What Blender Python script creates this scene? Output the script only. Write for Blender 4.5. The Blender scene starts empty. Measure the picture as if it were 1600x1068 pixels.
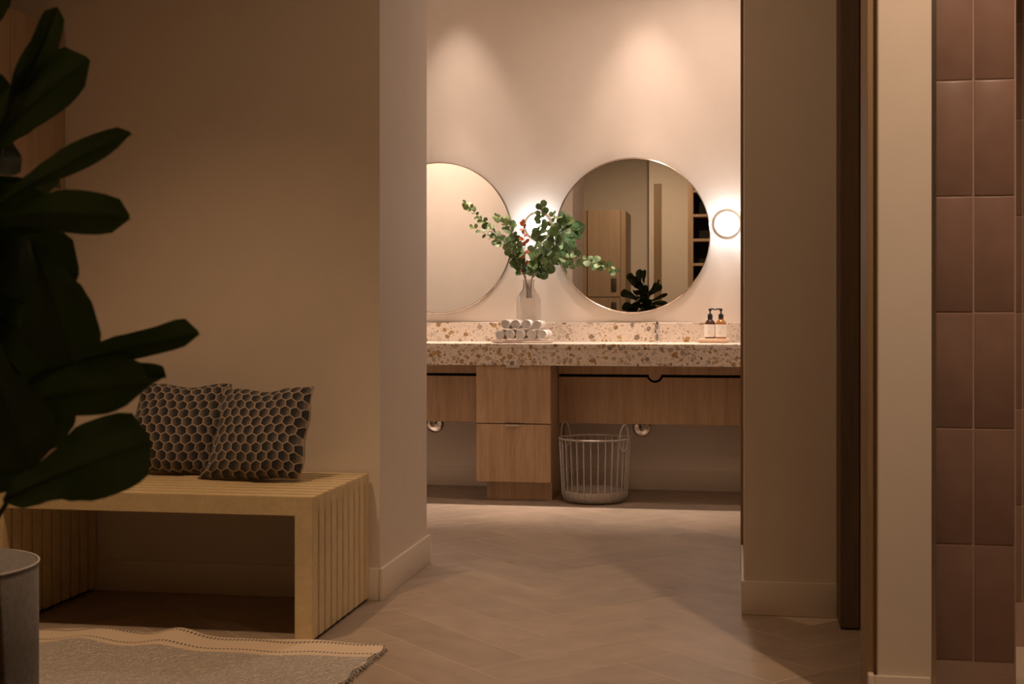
import bpy, bmesh, math, random
from mathutils import Vector, Matrix, Euler
random.seed(7)
PI = math.pi
scene = bpy.context.scene
COL = scene.collection

# ------------------------------------------------------------------ camera
F_PX, HORIZON, EYE = 2050.0, 492.0, 1.019
TH = math.atan(354.0 / F_PX)            # the room's depth axis meets the picture right of its centre
SN, CS = math.sin(TH), math.cos(TH)
cam_d = bpy.data.cameras.new('camera')
cam_d.sensor_width = 36.0
cam_d.lens = 36.0 * F_PX / 1600.0
cam_d.shift_y = -(534.0 - HORIZON) / 1600.0
cam_d.clip_start = 0.05
cam_d.dof.use_dof = True
cam_d.dof.focus_distance = 6.2
cam_d.dof.aperture_fstop = 9.0
cam = bpy.data.objects.new('camera', cam_d)
COL.objects.link(cam)
cam.location = (0, 0, EYE)
cam.rotation_euler = (PI / 2, 0, TH)
scene.camera = cam

# ------------------------------------------------------------------ world, exposure
world = bpy.data.worlds.new('world')
scene.world = world
world.use_nodes = True
world.node_tree.nodes['Background'].inputs[0].default_value = (1.0, 0.66, 0.4, 1)
world.node_tree.nodes['Background'].inputs[1].default_value = 0.004
scene.view_settings.view_transform = 'Standard'
scene.view_settings.look = 'None'
scene.view_settings.gamma = 1.0
scene.view_settings.use_curve_mapping = False
scene.view_settings.exposure = 0.0
scene.cycles.use_denoising = True
scene.cycles.max_bounces = 10
scene.cycles.diffuse_bounces = 5
scene.cycles.transparent_max_bounces = 12
scene.cycles.sample_clamp_indirect = 4.0
scene.cycles.caustics_reflective = False

# ------------------------------------------------------------------ recessed ceiling downlights and added fill spots
def spot(name, loc, target, power, color, angle, blend=0.8, radius=0.03):
    d = bpy.data.lights.new(name, 'SPOT')
    d.energy = power; d.color = color; d.spot_size = math.radians(angle); d.spot_blend = blend
    d.shadow_soft_size = radius
    o = bpy.data.objects.new(name, d)
    COL.objects.link(o)
    o.location = loc
    o.rotation_euler = (Vector(target) - Vector(loc)).to_track_quat('-Z', 'Y').to_euler()
    return o
VAN = (1.0, 0.755, 0.615)
WARM = (1.0, 0.63, 0.37)
CEIL = 3.3
for k, x in enumerate((-2.76, -1.645, -0.53)):
    # wall-side downlights: a hot narrow core and a soft wide spill from the same lamp
    spot('downlight_vanity_core', (x, 7.44, CEIL - 0.03), (x, 7.14, 0.0), 350, VAN, 38, 1.0, 0.02)
    spot('downlight_vanity_spill', (x, 7.42, CEIL - 0.03), (x, 7.42, 0.0), 72, VAN, 56, 1.0, 0.03)
spot('vanity_room_spot', (-0.12, 6.75, CEIL - 0.03), (-0.12, 6.75, 0), 62, VAN, 160, 0.7, 0.08)
spot('vanity_room_spot', (-2.2, 6.15, CEIL - 0.03), (-2.55, 5.2, 1.7), 240, VAN, 78, 1.0, 0.06)  # added spot, aimed to brighten the pier's back wall in the left mirror
spot('downlight_bench', (-1.80, 3.02, CEIL - 0.03), (-1.72, 3.45, 0), 122, WARM, 76, 1.0, 0.03)
spot('fill_passage', (-0.45, 3.2, CEIL - 0.03), (-0.5, 3.4, 0), 36, WARM, 150, 1.0, 0.03)  # added broad fill for the foreground walls, no known fixture
spot('downlight_pier', (0.9, 2.1, CEIL - 0.03), (0.44, 3.4, 1.55), 165, (1.0, 0.68, 0.46), 50, 1.0, 0.03)
spot('fill_lockers', (-1.0, -0.6, CEIL - 0.03), (-1.3, -2.4, 0.9), 130, (1.0, 0.70, 0.45), 120, 1.0, 0.05)  # added behind the camera to brighten what the mirror reflects

# ------------------------------------------------------------------ pixel helper (1600 x 1068 frame), depth along the optical axis
def P(x, y, z):
    o = (x - 800.0) / F_PX
    return Vector((z * (-SN + o * CS), z * (CS + o * SN), EYE + (HORIZON - y) * z / F_PX))
def PY(x, y, Y):
    """point on the plane at world depth Y"""
    o = (x - 800.0) / F_PX
    return P(x, y, Y / (CS + o * SN))

# ------------------------------------------------------------------ materials
M = {}
def nodes(name):
    m = bpy.data.materials.new(name)
    m.use_nodes = True
    nt = m.node_tree
    b = nt.nodes['Principled BSDF']
    M[name] = m
    return m, nt, b
def N(nt, t, **kw):
    n = nt.nodes.new(t)
    for k, v in kw.items():
        setattr(n, k, v)
    return n
def ramp(nt, stops, interp='LINEAR'):
    r = N(nt, 'ShaderNodeValToRGB')
    r.color_ramp.interpolation = interp
    els = r.color_ramp.elements
    while len(els) < len(stops):
        els.new(0.5)
    for e, (p, c) in zip(els, stops):
        e.position = p
        e.color = (*c, 1)
    return r
def mapped(nt, scale, coord='Object', jitter=True):
    tc = N(nt, 'ShaderNodeTexCoord')
    mp = N(nt, 'ShaderNodeMapping')
    mp.inputs['Scale'].default_value = scale
    if jitter:
        oi = N(nt, 'ShaderNodeObjectInfo')
        ad = N(nt, 'ShaderNodeVectorMath', operation='ADD')
        ml = N(nt, 'ShaderNodeVectorMath', operation='SCALE')
        cx = N(nt, 'ShaderNodeCombineXYZ')
        for i in range(3):
            nt.links.new(oi.outputs['Random'], cx.inputs[i])
        nt.links.new(cx.outputs[0], ml.inputs[0])
        ml.inputs['Scale'].default_value = 7.3
        nt.links.new(tc.outputs[coord], ad.inputs[0])
        nt.links.new(ml.outputs[0], ad.inputs[1])
        nt.links.new(ad.outputs[0], mp.inputs[0])
    else:
        nt.links.new(tc.outputs[coord], mp.inputs[0])
    return mp
def bump(nt, b, src, strength, dist=0.01):
    bp = N(nt, 'ShaderNodeBump')
    bp.inputs['Strength'].default_value = strength
    bp.inputs['Distance'].default_value = dist
    nt.links.new(src, bp.inputs['Height'])
    nt.links.new(bp.outputs[0], b.inputs['Normal'])
def plain(name, c, rough=0.5, metal=0.0, var=0.06, scale=8.0, bmp=0.0, bscale=None, **kw):
    m, nt, b = nodes(name)
    mp = mapped(nt, (scale,) * 3)
    nz = N(nt, 'ShaderNodeTexNoise')
    nz.inputs['Detail'].default_value = 4
    nt.links.new(mp.outputs[0], nz.inputs['Vector'])
    lo = tuple(v * (1 - var) for v in c); hi = tuple(min(1, v * (1 + var)) for v in c)
    r = ramp(nt, [(0.3, lo), (0.7, hi)])
    nt.links.new(nz.outputs['Fac'], r.inputs[0])
    nt.links.new(r.outputs[0], b.inputs['Base Color'])
    b.inputs['Roughness'].default_value = rough
    b.inputs['Metallic'].default_value = metal
    for k, v in kw.items():
        b.inputs[k.replace('_', ' ')].default_value = v
    if bmp:
        n2 = N(nt, 'ShaderNodeTexNoise')
        n2.inputs['Scale'].default_value = 1.0
        n2.inputs['Detail'].default_value = 3
        mp2 = mapped(nt, (bscale or 150,) * 3)
        nt.links.new(mp2.outputs[0], n2.inputs['Vector'])
        bump(nt, b, n2.outputs['Fac'], bmp, 0.004)
    return m
def wood(name, dark, light, stretch=(22, 22, 1.3), rough=0.5, fine=6.0):
    m, nt, b = nodes(name)
    mp = mapped(nt, stretch)
    a = N(nt, 'ShaderNodeTexNoise')
    a.inputs['Scale'].default_value = 1.0; a.inputs['Detail'].default_value = 5; a.inputs['Distortion'].default_value = 0.6
    nt.links.new(mp.outputs[0], a.inputs['Vector'])
    mp2 = mapped(nt, tuple(s * fine for s in stretch))
    f = N(nt, 'ShaderNodeTexNoise')
    f.inputs['Scale'].default_value = 1.0; f.inputs['Detail'].default_value = 3
    nt.links.new(mp2.outputs[0], f.inputs['Vector'])
    mx = N(nt, 'ShaderNodeMath', operation='MULTIPLY_ADD')
    nt.links.new(f.outputs['Fac'], mx.inputs[0]); mx.inputs[1].default_value = 0.45
    sc = N(nt, 'ShaderNodeMath', operation='MULTIPLY')
    nt.links.new(a.outputs['Fac'], sc.inputs[0]); sc.inputs[1].default_value = 0.6
    nt.links.new(sc.outputs[0], mx.inputs[2])
    r = ramp(nt, [(0.32, dark), (0.68, light)])
    nt.links.new(mx.outputs[0], r.inputs[0])
    nt.links.new(r.outputs[0], b.inputs['Base Color'])
    b.inputs['Roughness'].default_value = rough
    bump(nt, b, f.outputs['Fac'], 0.12, 0.002)
    return m

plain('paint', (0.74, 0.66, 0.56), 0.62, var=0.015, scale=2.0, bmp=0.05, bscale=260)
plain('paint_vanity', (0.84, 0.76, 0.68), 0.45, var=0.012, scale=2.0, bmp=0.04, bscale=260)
plain('paint_trim', (0.76, 0.68, 0.58), 0.42, var=0.015, scale=2.0)
plain('ceiling_paint', (0.7, 0.65, 0.58), 0.8, var=0.01, scale=2.0)
plain('grout', (0.62, 0.52, 0.41), 0.8, var=0.08, scale=30)
plain('tile_grout', (0.40, 0.285, 0.225), 0.8, var=0.05, scale=30)
plain('ceramic_pink', (0.25, 0.155, 0.118), 0.32, var=0.08, scale=3.0, bmp=0.05, bscale=40)
wood('oak', (0.36, 0.235, 0.135), (0.56, 0.39, 0.245))
wood('locker_oak', (0.34, 0.235, 0.15), (0.44, 0.32, 0.215))
wood('bench_wood', (0.64, 0.51, 0.29), (0.76, 0.62, 0.37), stretch=(14, 14, 14), rough=0.42, fine=5)
wood('walnut_dark', (0.095, 0.06, 0.035), (0.15, 0.1, 0.06), rough=0.55)
wood('casing_wood', (0.22, 0.15, 0.075), (0.30, 0.2, 0.1), rough=0.5)
wood('tray_wood', (0.66, 0.47, 0.32), (0.8, 0.6, 0.44), stretch=(6, 30, 30), rough=0.5)
plain('gap_shade', (0.16, 0.11, 0.06), 0.7)  # dark brown that paints the shade in the bench gaps
plain('black_rubber', (0.01, 0.01, 0.01), 0.7)
plain('dark_gap', (0.012, 0.009, 0.007), 0.9)
plain('chrome', (0.82, 0.8, 0.78), 0.09, 1.0, var=0.01)
plain('nickel', (0.62, 0.56, 0.48), 0.24, 1.0, var=0.02)
plain('mirror_rim', (0.60, 0.50, 0.42), 0.14, 1.0, var=0.02)
plain('mirror_glass', (0.90, 0.89, 0.87), 0.0, 1.0, var=0.0)
plain('brass', (0.72, 0.46, 0.26), 0.28, 1.0, var=0.02)
plain('pouf_velvet', (0.165, 0.158, 0.15), 0.85, var=0.16, scale=14, bmp=0.2, bscale=220, Sheen_Weight=0.1)
plain('pouf_piping', (0.48, 0.45, 0.42), 0.7, var=0.05)
plain('towel', (0.82, 0.78, 0.74), 0.95, var=0.04, scale=60, bmp=0.7, bscale=320, Sheen_Weight=0.3)
plain('powder_grey', (0.50, 0.46, 0.43), 0.5, var=0.03)
plain('pump_black', (0.012, 0.012, 0.014), 0.35)
plain('label_paper', (0.84, 0.81, 0.77), 0.7, var=0.02)
plain('label_ink', (0.42, 0.36, 0.31), 0.7)
plain('amber_dark', (0.055, 0.018, 0.012), 0.08, var=0.05)
plain('amber_glass', (0.30, 0.115, 0.02), 0.08, var=0.1)
plain('bark', (0.10, 0.075, 0.05), 0.9, var=0.3, scale=30, bmp=0.4, bscale=60)
plain('soil', (0.05, 0.035, 0.025), 0.95, var=0.3, scale=40)
plain('planter', (0.42, 0.40, 0.37), 0.7, var=0.06)
plain('euc_stem', (0.22, 0.16, 0.10), 0.7, var=0.1)
plain('tray_resin', (0.62, 0.52, 0.46), 0.3, var=0.12, scale=20)
plain('dish_white', (0.88, 0.86, 0.84), 0.4, var=0.01)
plain('keypad', (0.12, 0.11, 0.10), 0.35, 0.6)

def leafmat(name, c, rough, var, back=None):
    m, nt, b = nodes(name)
    mp = mapped(nt, (9, 9, 9))
    nz = N(nt, 'ShaderNodeTexNoise'); nz.inputs['Scale'].default_value = 2; nz.inputs['Detail'].default_value = 3
    nt.links.new(mp.outputs[0], nz.inputs['Vector'])
    r = ramp(nt, [(0.3, tuple(v * (1 - var) for v in c)), (0.7, tuple(v * (1 + var) for v in c))])
    nt.links.new(nz.outputs['Fac'], r.inputs[0])
    oi = N(nt, 'ShaderNodeObjectInfo')
    hs = N(nt, 'ShaderNodeHueSaturation')
    mr = N(nt, 'ShaderNodeMapRange')
    mr.inputs['To Min'].default_value = 0.7; mr.inputs['To Max'].default_value = 1.35
    nt.links.new(oi.outputs['Random'], mr.inputs['Value'])
    nt.links.new(mr.outputs[0], hs.inputs['Value'])
    nt.links.new(r.outputs[0], hs.inputs['Color'])
    nt.links.new(hs.outputs[0], b.inputs['Base Color'])
    b.inputs['Roughness'].default_value = rough
    return m
m = leafmat('fig_leaf', (0.018, 0.038, 0.009), 0.55, 0.25)
nt = m.node_tree
tl = N(nt, 'ShaderNodeBsdfTranslucent'); tl.inputs[0].default_value = (0.055, 0.11, 0.012, 1)
ms = N(nt, 'ShaderNodeMixShader'); ms.inputs[0].default_value = 0.3
nt.links.new(nt.nodes['Principled BSDF'].outputs[0], ms.inputs[1]); nt.links.new(tl.outputs[0], ms.inputs[2])
nt.links.new(ms.outputs[0], nt.nodes['Material Output'].inputs['Surface'])
leafmat('euc_leaf', (0.12, 0.20, 0.07), 0.55, 0.3)
leafmat('euc_leaf_pale', (0.24, 0.33, 0.12), 0.55, 0.25)
leafmat('red_leaf', (0.5, 0.10, 0.03), 0.55, 0.3)

# terrazzo: pale binder with ochre, grey and brown chips
def terrazzo():
    m, nt, b = nodes('terrazzo')
    base = (0.74, 0.65, 0.56)
    prev = None
    for i, (sc, thr, seed) in enumerate(((30, 0.52, 0.0), (50, 0.50, 4.7), (105, 0.42, 9.1))):
        tc = N(nt, 'ShaderNodeTexCoord')
        nz = N(nt, 'ShaderNodeTexNoise'); nz.inputs['Scale'].default_value = 40
        nt.links.new(tc.outputs['Object'], nz.inputs['Vector'])
        sb = N(nt, 'ShaderNodeVectorMath', operation='SUBTRACT'); sb.inputs[1].default_value = (0.5 - seed * 40, 0.5, 0.5)
        nt.links.new(nz.outputs['Color'], sb.inputs[0])
        ws = N(nt, 'ShaderNodeVectorMath', operation='SCALE'); ws.inputs['Scale'].default_value = 0.018
        nt.links.new(sb.outputs[0], ws.inputs[0])
        ad = N(nt, 'ShaderNodeVectorMath', operation='ADD')
        nt.links.new(tc.outputs['Object'], ad.inputs[0]); nt.links.new(ws.outputs[0], ad.inputs[1])
        vo = N(nt, 'ShaderNodeTexVoronoi'); vo.inputs['Scale'].default_value = sc; vo.inputs['Randomness'].default_value = 1.0
        nt.links.new(ad.outputs[0], vo.inputs['Vector'])
        sep = N(nt, 'ShaderNodeSeparateColor')
        nt.links.new(vo.outputs['Color'], sep.inputs[0])
        # chip radius differs cell by cell; some cells hold none
        mr = N(nt, 'ShaderNodeMapRange'); mr.inputs['From Min'].default_value = 0.15; mr.inputs['To Min'].default_value = 0.03; mr.inputs['To Max'].default_value = thr
        nt.links.new(sep.outputs[1], mr.inputs['Value'])
        lt = N(nt, 'ShaderNodeMath', operation='LESS_THAN')
        nt.links.new(vo.outputs['Distance'], lt.inputs[0]); nt.links.new(mr.outputs[0], lt.inputs[1])
        r = ramp(nt, [(0.0, (0.42, 0.25, 0.09)), (0.16, (0.40, 0.34, 0.29)), (0.34, (0.48, 0.31, 0.13)), (0.46, (0.25, 0.19, 0.15)),
                      (0.58, (0.52, 0.46, 0.41)), (0.74, (0.33, 0.19, 0.07)), (0.86, (0.62, 0.54, 0.46))], 'CONSTANT')
        nt.links.new(sep.outputs[0], r.inputs[0])
        mx = N(nt, 'ShaderNodeMix', data_type='RGBA')
        nt.links.new(lt.outputs[0], mx.inputs['Factor'])
        if prev is None:
            mx.inputs['A'].default_value = (*base, 1)
        else:
            nt.links.new(prev, mx.inputs['A'])
        nt.links.new(r.outputs[0], mx.inputs['B'])
        prev = mx.outputs['Result']
    nt.links.new(prev, b.inputs['Base Color'])
    b.inputs['Roughness'].default_value = 0.35
terrazzo()

# porcelain floor planks with a soft cloudy grain, each a little different
def floor_mat():
    m, nt, b = nodes('porcelain')
    mp = mapped(nt, (3.5, 6, 1))
    nz = N(nt, 'ShaderNodeTexNoise'); nz.inputs['Scale'].default_value = 2.0; nz.inputs['Detail'].default_value = 6
    nt.links.new(mp.outputs[0], nz.inputs['Vector'])
    r = ramp(nt, [(0.3, (0.335, 0.265, 0.20)), (0.72, (0.42, 0.335, 0.255))])
    nt.links.new(nz.outputs['Fac'], r.inputs[0])
    oi = N(nt, 'ShaderNodeObjectInfo'); hs = N(nt, 'ShaderNodeHueSaturation'); mr = N(nt, 'ShaderNodeMapRange')
    mr.inputs['To Min'].default_value = 0.93; mr.inputs['To Max'].default_value = 1.07
    nt.links.new(oi.outputs['Random'], mr.inputs['Value']); nt.links.new(mr.outputs[0], hs.inputs['Value'])
    nt.links.new(r.outputs[0], hs.inputs['Color']); nt.links.new(hs.outputs[0], b.inputs['Base Color'])
    b.inputs['Roughness'].default_value = 0.48
    bump(nt, b, nz.outputs['Fac'], 0.05, 0.003)
floor_mat()

# woven cushion cover: honeycomb lines with dark velvet cells
def hex_mat(name, flip):
    m, nt, b = nodes(name)
    uv = N(nt, 'ShaderNodeUVMap')
    S3 = math.sqrt(3)
    def vm(op, a, bb=None):
        n = N(nt, 'ShaderNodeVectorMath', operation=op)
        for i, v in enumerate((a, bb)):
            if v is None: continue
            if isinstance(v, tuple): n.inputs[i].default_value = v
            else: nt.links.new(v, n.inputs[i])
        return n
    def ma(op, a, bb=0.0, c=None):
        n = N(nt, 'ShaderNodeMath', operation=op)
        for i, v in enumerate((a, bb, c)):
            if v is None: continue
            if isinstance(v, (int, float)): n.inputs[i].default_value = v
            else: nt.links.new(v, n.inputs[i])
        return n.outputs[0]
    p = vm('ADD', uv.outputs[0], (100.0, 100.0 * S3, 0)).outputs[0]
    rr, hh = (1, S3, 1), (0.5, S3 / 2, 0)
    a = vm('SUBTRACT', vm('MODULO', p, rr).outputs[0], hh).outputs[0]
    q = vm('SUBTRACT', p, hh).outputs[0]
    c = vm('SUBTRACT', vm('MODULO', q, rr).outputs[0], hh).outputs[0]
    da = vm('DOT_PRODUCT', a, a).outputs['Value']; dc = vm('DOT_PRODUCT', c, c).outputs['Value']
    pick = ma('LESS_THAN', da, dc)
    mx = N(nt, 'ShaderNodeMix', data_type='VECTOR')
    nt.links.new(pick, mx.inputs['Factor']); nt.links.new(c, mx.inputs[4]); nt.links.new(a, mx.inputs[5])
    sp = N(nt, 'ShaderNodeSeparateXYZ'); nt.links.new(mx.outputs[1], sp.inputs[0])
    gx, gy = sp.outputs[0], sp.outputs[1]
    ax, ay = ma('ABSOLUTE', gx), ma('ABSOLUTE', gy)
    d = ma('MAXIMUM', ax, ma('ADD', ma('MULTIPLY', ax, 0.5), ma('MULTIPLY', ay, S3 / 2)))
    line = N(nt, 'ShaderNodeMapRange'); line.interpolation_type = 'SMOOTHSTEP'
    line.inputs['From Min'].default_value = 0.435; line.inputs['From Max'].default_value = 0.462
    nt.links.new(d, line.inputs['Value'])
    nz = N(nt, 'ShaderNodeTexNoise'); nz.inputs['Scale'].default_value = 6; nz.inputs['Detail'].default_value = 4
    nt.links.new(p, nz.inputs['Vector'])
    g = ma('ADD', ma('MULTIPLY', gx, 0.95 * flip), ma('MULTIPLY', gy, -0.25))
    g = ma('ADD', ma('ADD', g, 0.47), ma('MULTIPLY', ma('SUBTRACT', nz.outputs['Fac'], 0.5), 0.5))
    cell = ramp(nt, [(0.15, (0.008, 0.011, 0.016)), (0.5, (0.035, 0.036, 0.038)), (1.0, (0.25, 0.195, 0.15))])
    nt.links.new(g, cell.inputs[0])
    col = N(nt, 'ShaderNodeMix', data_type='RGBA')
    nt.links.new(line.outputs[0], col.inputs['Factor'])
    nt.links.new(cell.outputs[0], col.inputs['A']); col.inputs['B'].default_value = (0.42, 0.33, 0.255, 1)
    nt.links.new(col.outputs['Result'], b.inputs['Base Color'])
    b.inputs['Roughness'].default_value = 0.85
    b.inputs['Sheen Weight'].default_value = 0.25
    bump(nt, b, line.outputs[0], 0.5, 0.003)
hex_mat('honeycomb_a', -1.0)
hex_mat('honeycomb_b', 1.0)

# rug weave: cream border, dashed dark lines, grey looped field
def rug_mat():
    m, nt, b = nodes('rug_weave')
    uv = N(nt, 'ShaderNodeUVMap')          # u along the edge in metres, v inward from the edge in metres
    sp = N(nt, 'ShaderNodeSeparateXYZ'); nt.links.new(uv.outputs[0], sp.inputs[0])
    def ma(op, a, bb=0.0, c=None):
        n = N(nt, 'ShaderNodeMath', operation=op)
        for i, v in enumerate((a, bb, c)):
            if v is None: continue
            if isinstance(v, (int, float)): n.inputs[i].default_value = v
            else: nt.links.new(v, n.inputs[i])
        return n.outputs[0]
    nz = N(nt, 'ShaderNodeTexNoise'); nz.noise_dimensions = '1D'; nz.inputs['Scale'].default_value = 3.2; nz.inputs['Detail'].default_value = 1
    nt.links.new(sp.outputs[0], nz.inputs['W'])
    wob = ma('MULTIPLY', ma('SUBTRACT', nz.outputs['Fac'], 0.5), 0.11)
    v = ma('ADD', sp.outputs[1], wob)
    # field
    vo = N(nt, 'ShaderNodeTexWave'); vo.inputs['Scale'].default_value = 38; vo.inputs['Distortion'].default_value = 9; vo.inputs['Detail'].default_value = 3; vo.inputs['Detail Scale'].default_value = 1.2
    vo.bands_direction = 'DIAGONAL'
    nt.links.new(uv.outputs[0], vo.inputs['Vector'])
    fld = ramp(nt, [(0.1, (0.40, 0.375, 0.34)), (0.8, (0.78, 0.72, 0.65))])
    nt.links.new(vo.outputs['Fac'], fld.inputs[0])
    isf = ma('GREATER_THAN', v, 0.165)
    mx = N(nt, 'ShaderNodeMix', data_type='RGBA')
    nt.links.new(isf, mx.inputs['Factor'])
    mx.inputs['A'].default_value = (0.80, 0.67, 0.51, 1); nt.links.new(fld.outputs[0], mx.inputs['B'])
    # dashed lines
    dash = ma('GREATER_THAN', ma('SINE', ma('MULTIPLY', sp.outputs[0], 520.0)), -0.1)
    l1 = ma('LESS_THAN', ma('ABSOLUTE', ma('SUBTRACT', v, 0.128)), 0.006)
    edge = ma('LESS_THAN', ma('ABSOLUTE', ma('SUBTRACT', v, 0.018)), 0.010)
    ln = ma('MULTIPLY', ma('MINIMUM', ma('ADD', l1, edge), 1.0), dash)
    m2 = N(nt, 'ShaderNodeMix', data_type='RGBA')
    nt.links.new(ln, m2.inputs['Factor'])
    nt.links.new(mx.outputs['Result'], m2.inputs['A']); m2.inputs['B'].default_value = (0.17, 0.15, 0.14, 1)
    nt.links.new(m2.outputs['Result'], b.inputs['Base Color'])
    b.inputs['Roughness'].default_value = 0.95
    n3 = N(nt, 'ShaderNodeTexNoise'); n3.inputs['Scale'].default_value = 260
    nt.links.new(uv.outputs[0], n3.inputs['Vector'])
    h = ma('ADD', ma('MULTIPLY', vo.outputs['Fac'], isf), ma('MULTIPLY', n3.outputs['Fac'], 0.5))
    bump(nt, b, h, 0.8, 0.006)
rug_mat()

# milky glass
m, nt, b = nodes('milk_glass')
b.inputs['Base Color'].default_value = (0.97, 0.93, 0.89, 1)
b.inputs['Transmission Weight'].default_value = 0.8
b.inputs['Roughness'].default_value = 0.14
b.inputs['IOR'].default_value = 1.3
# lit opal globe
m, nt, b = nodes('lit_globe')
b.inputs['Base Color'].default_value = (0.9, 0.9, 0.9, 1)
b.inputs['Emission Color'].default_value = (0.90, 0.95, 1.0, 1)
b.inputs['Emission Strength'].default_value = 34.0

# ------------------------------------------------------------------ mesh collector
WL = {}
class MB:
    def __init__(self):
        self.v = []; self.f = []; self.uv = None
    def add(self, vs, fs):
        o = len(self.v)
        self.v += [Vector(p) for p in vs]
        self.f += [tuple(i + o for i in q) for q in fs]
        return self
    def box(self, x0, x1, y0, y1, z0, z1, bev=0.0, seg=1):
        bm = bmesh.new()
        bmesh.ops.create_cube(bm, size=1.0)
        for v in bm.verts:
            v.co = Vector((x0 + (v.co.x + .5) * (x1 - x0), y0 + (v.co.y + .5) * (y1 - y0), z0 + (v.co.z + .5) * (z1 - z0)))
        if bev:
            bmesh.ops.bevel(bm, geom=bm.edges[:], offset=bev, segments=seg, affect='EDGES', profile=0.5)
        bm.verts.index_update()
        self.add([v.co.copy() for v in bm.verts], [[v.index for v in f.verts] for f in bm.faces])
        bm.free()
        return self
    def tube(self, pts, r, n=8, closed=False, caps=True):
        pts = [Vector(p) for p in pts]
        rs = r if isinstance(r, (list, tuple)) else [r] * len(pts)
        m = len(pts)
        prev = None; rings = []
        for i, p in enumerate(pts):
            if closed: t = pts[(i + 1) % m] - pts[i - 1]
            else: t = pts[min(i + 1, m - 1)] - pts[max(i - 1, 0)]
            t.normalize()
            if prev is None:
                u = t.orthogonal().normalized()
            else:
                u = prev - t * prev.dot(t)
                u = u.normalized() if u.length > 1e-6 else t.orthogonal().normalized()
            prev = u
            w = t.cross(u)
            rings.append([p + (u * math.cos(2 * PI * k / n) + w * math.sin(2 * PI * k / n)) * rs[i] for k in range(n)])
        vs = [q for ring in rings for q in ring]
        fs = []
        for i in range(m if closed else m - 1):
            j = (i + 1) % m
            for k in range(n):
                l = (k + 1) % n
                fs.append((i * n + k, i * n + l, j * n + l, j * n + k))
        if caps and not closed:
            fs.append(tuple(reversed(range(n)))); fs.append(tuple((m - 1) * n + k for k in range(n)))
        return self.add(vs, fs)
    def lathe(self, prof, c=(0, 0, 0), n=32, axis='Z'):
        """prof: list of (radius, height); closed only where radius is 0"""
        c = Vector(c); vs = []; idx = []
        for r, h in prof:
            row = []
            for k in range(n if r > 1e-7 else 1):
                a = 2 * PI * k / n
                p = Vector((r * math.cos(a), r * math.sin(a), h))
                if axis == 'Y': p = Vector((p.x, -p.z, p.y))
                row.append(len(vs)); vs.append(p + c)
            idx.append(row)
        fs = []
        for a, b_ in zip(idx, idx[1:]):
            for k in range(n):
                l = (k + 1) % n
                if len(a) == 1 and len(b_) == 1: continue
                if len(a) == 1: fs.append((a[0], b_[l], b_[k]))
                elif len(b_) == 1: fs.append((a[k], a[l], b_[0]))
                else: fs.append((a[k], a[l], b_[l], b_[k]))
        return self.add(vs, fs)
    def prism(self, poly, y0, y1):
        """polygon of (x, z) pushed along Y"""
        n = len(poly)
        vs = [(x, y0, z) for x, z in poly] + [(x, y1, z) for x, z in poly]
        fs = [tuple(range(n)), tuple(reversed(range(n, 2 * n)))]
        fs += [(i, i + n, (i + 1) % n + n, (i + 1) % n) for i in range(n)]
        return self.add(vs, fs)
    def mesh(self, name, mat, origin=(0, 0, 0), smooth=False, uvs=None):
        me = bpy.data.meshes.new(name)
        o = Vector(origin)
        me.from_pydata([tuple(p - o) for p in self.v], [], self.f)
        me.materials.append(M[mat])
        if uvs is not None:
            ul = me.uv_layers.new(name='UVMap')
            for lp in me.loops:
                ul.data[lp.index].uv = uvs[lp.vertex_index]
        bm = bmesh.new(); bm.from_mesh(me)
        bmesh.ops.recalc_face_normals(bm, faces=bm.faces[:])
        bm.to_mesh(me); bm.free()
        if smooth:
            for p in me.polygons: p.use_smooth = True
            if smooth != 'all':
                me.set_sharp_from_angle(angle=math.radians(smooth if isinstance(smooth, (int, float)) and smooth > 1 else 40))
        return me
    def part(self, name, mat, parent, smooth=False, label=None, uvs=None):
        me = self.mesh(name, mat, WL[parent], smooth, uvs)
        o = bpy.data.objects.new(name, me)
        COL.objects.link(o)
        o.parent = parent
        WL[o] = WL[parent]
        if label: o['label'] = label
        return o
    def single(self, name, mat, loc, label=None, cat=None, group=None, kind=None, smooth=False, uvs=None):
        me = self.mesh(name, mat, loc, smooth, uvs)
        o = bpy.data.objects.new(name, me)
        COL.objects.link(o)
        o.location = loc
        WL[o] = Vector(loc)
        tag(o, label, cat, group, kind)
        return o
def tag(o, label=None, cat=None, group=None, kind=None):
    if label: o['label'] = label
    if cat: o['category'] = cat
    if group: o['group'] = group
    if kind: o['kind'] = kind
    return o
def thing(name, loc, label, cat, group=None):
    o = bpy.data.objects.new(name, None)
    o.empty_display_size = 0.05
    COL.objects.link(o)
    o.location = loc
    WL[o] = Vector(loc)
    return tag(o, label, cat, group)
def inst(name, me, parent, loc=(0, 0, 0), rot=None, scale=None):
    o = bpy.data.objects.new(name, me)
    COL.objects.link(o)
    o.parent = parent
    o.location = loc
    if rot is not None: o.rotation_euler = rot
    if scale is not None: o.scale = (scale,) * 3
    WL[o] = WL[parent]
    return o
def struct(name, mb, mat, label, smooth=False):
    return mb.single(name, mat, (0, 0, 0), label=label, cat=name.split('_')[0], kind='structure', smooth=smooth)

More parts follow.
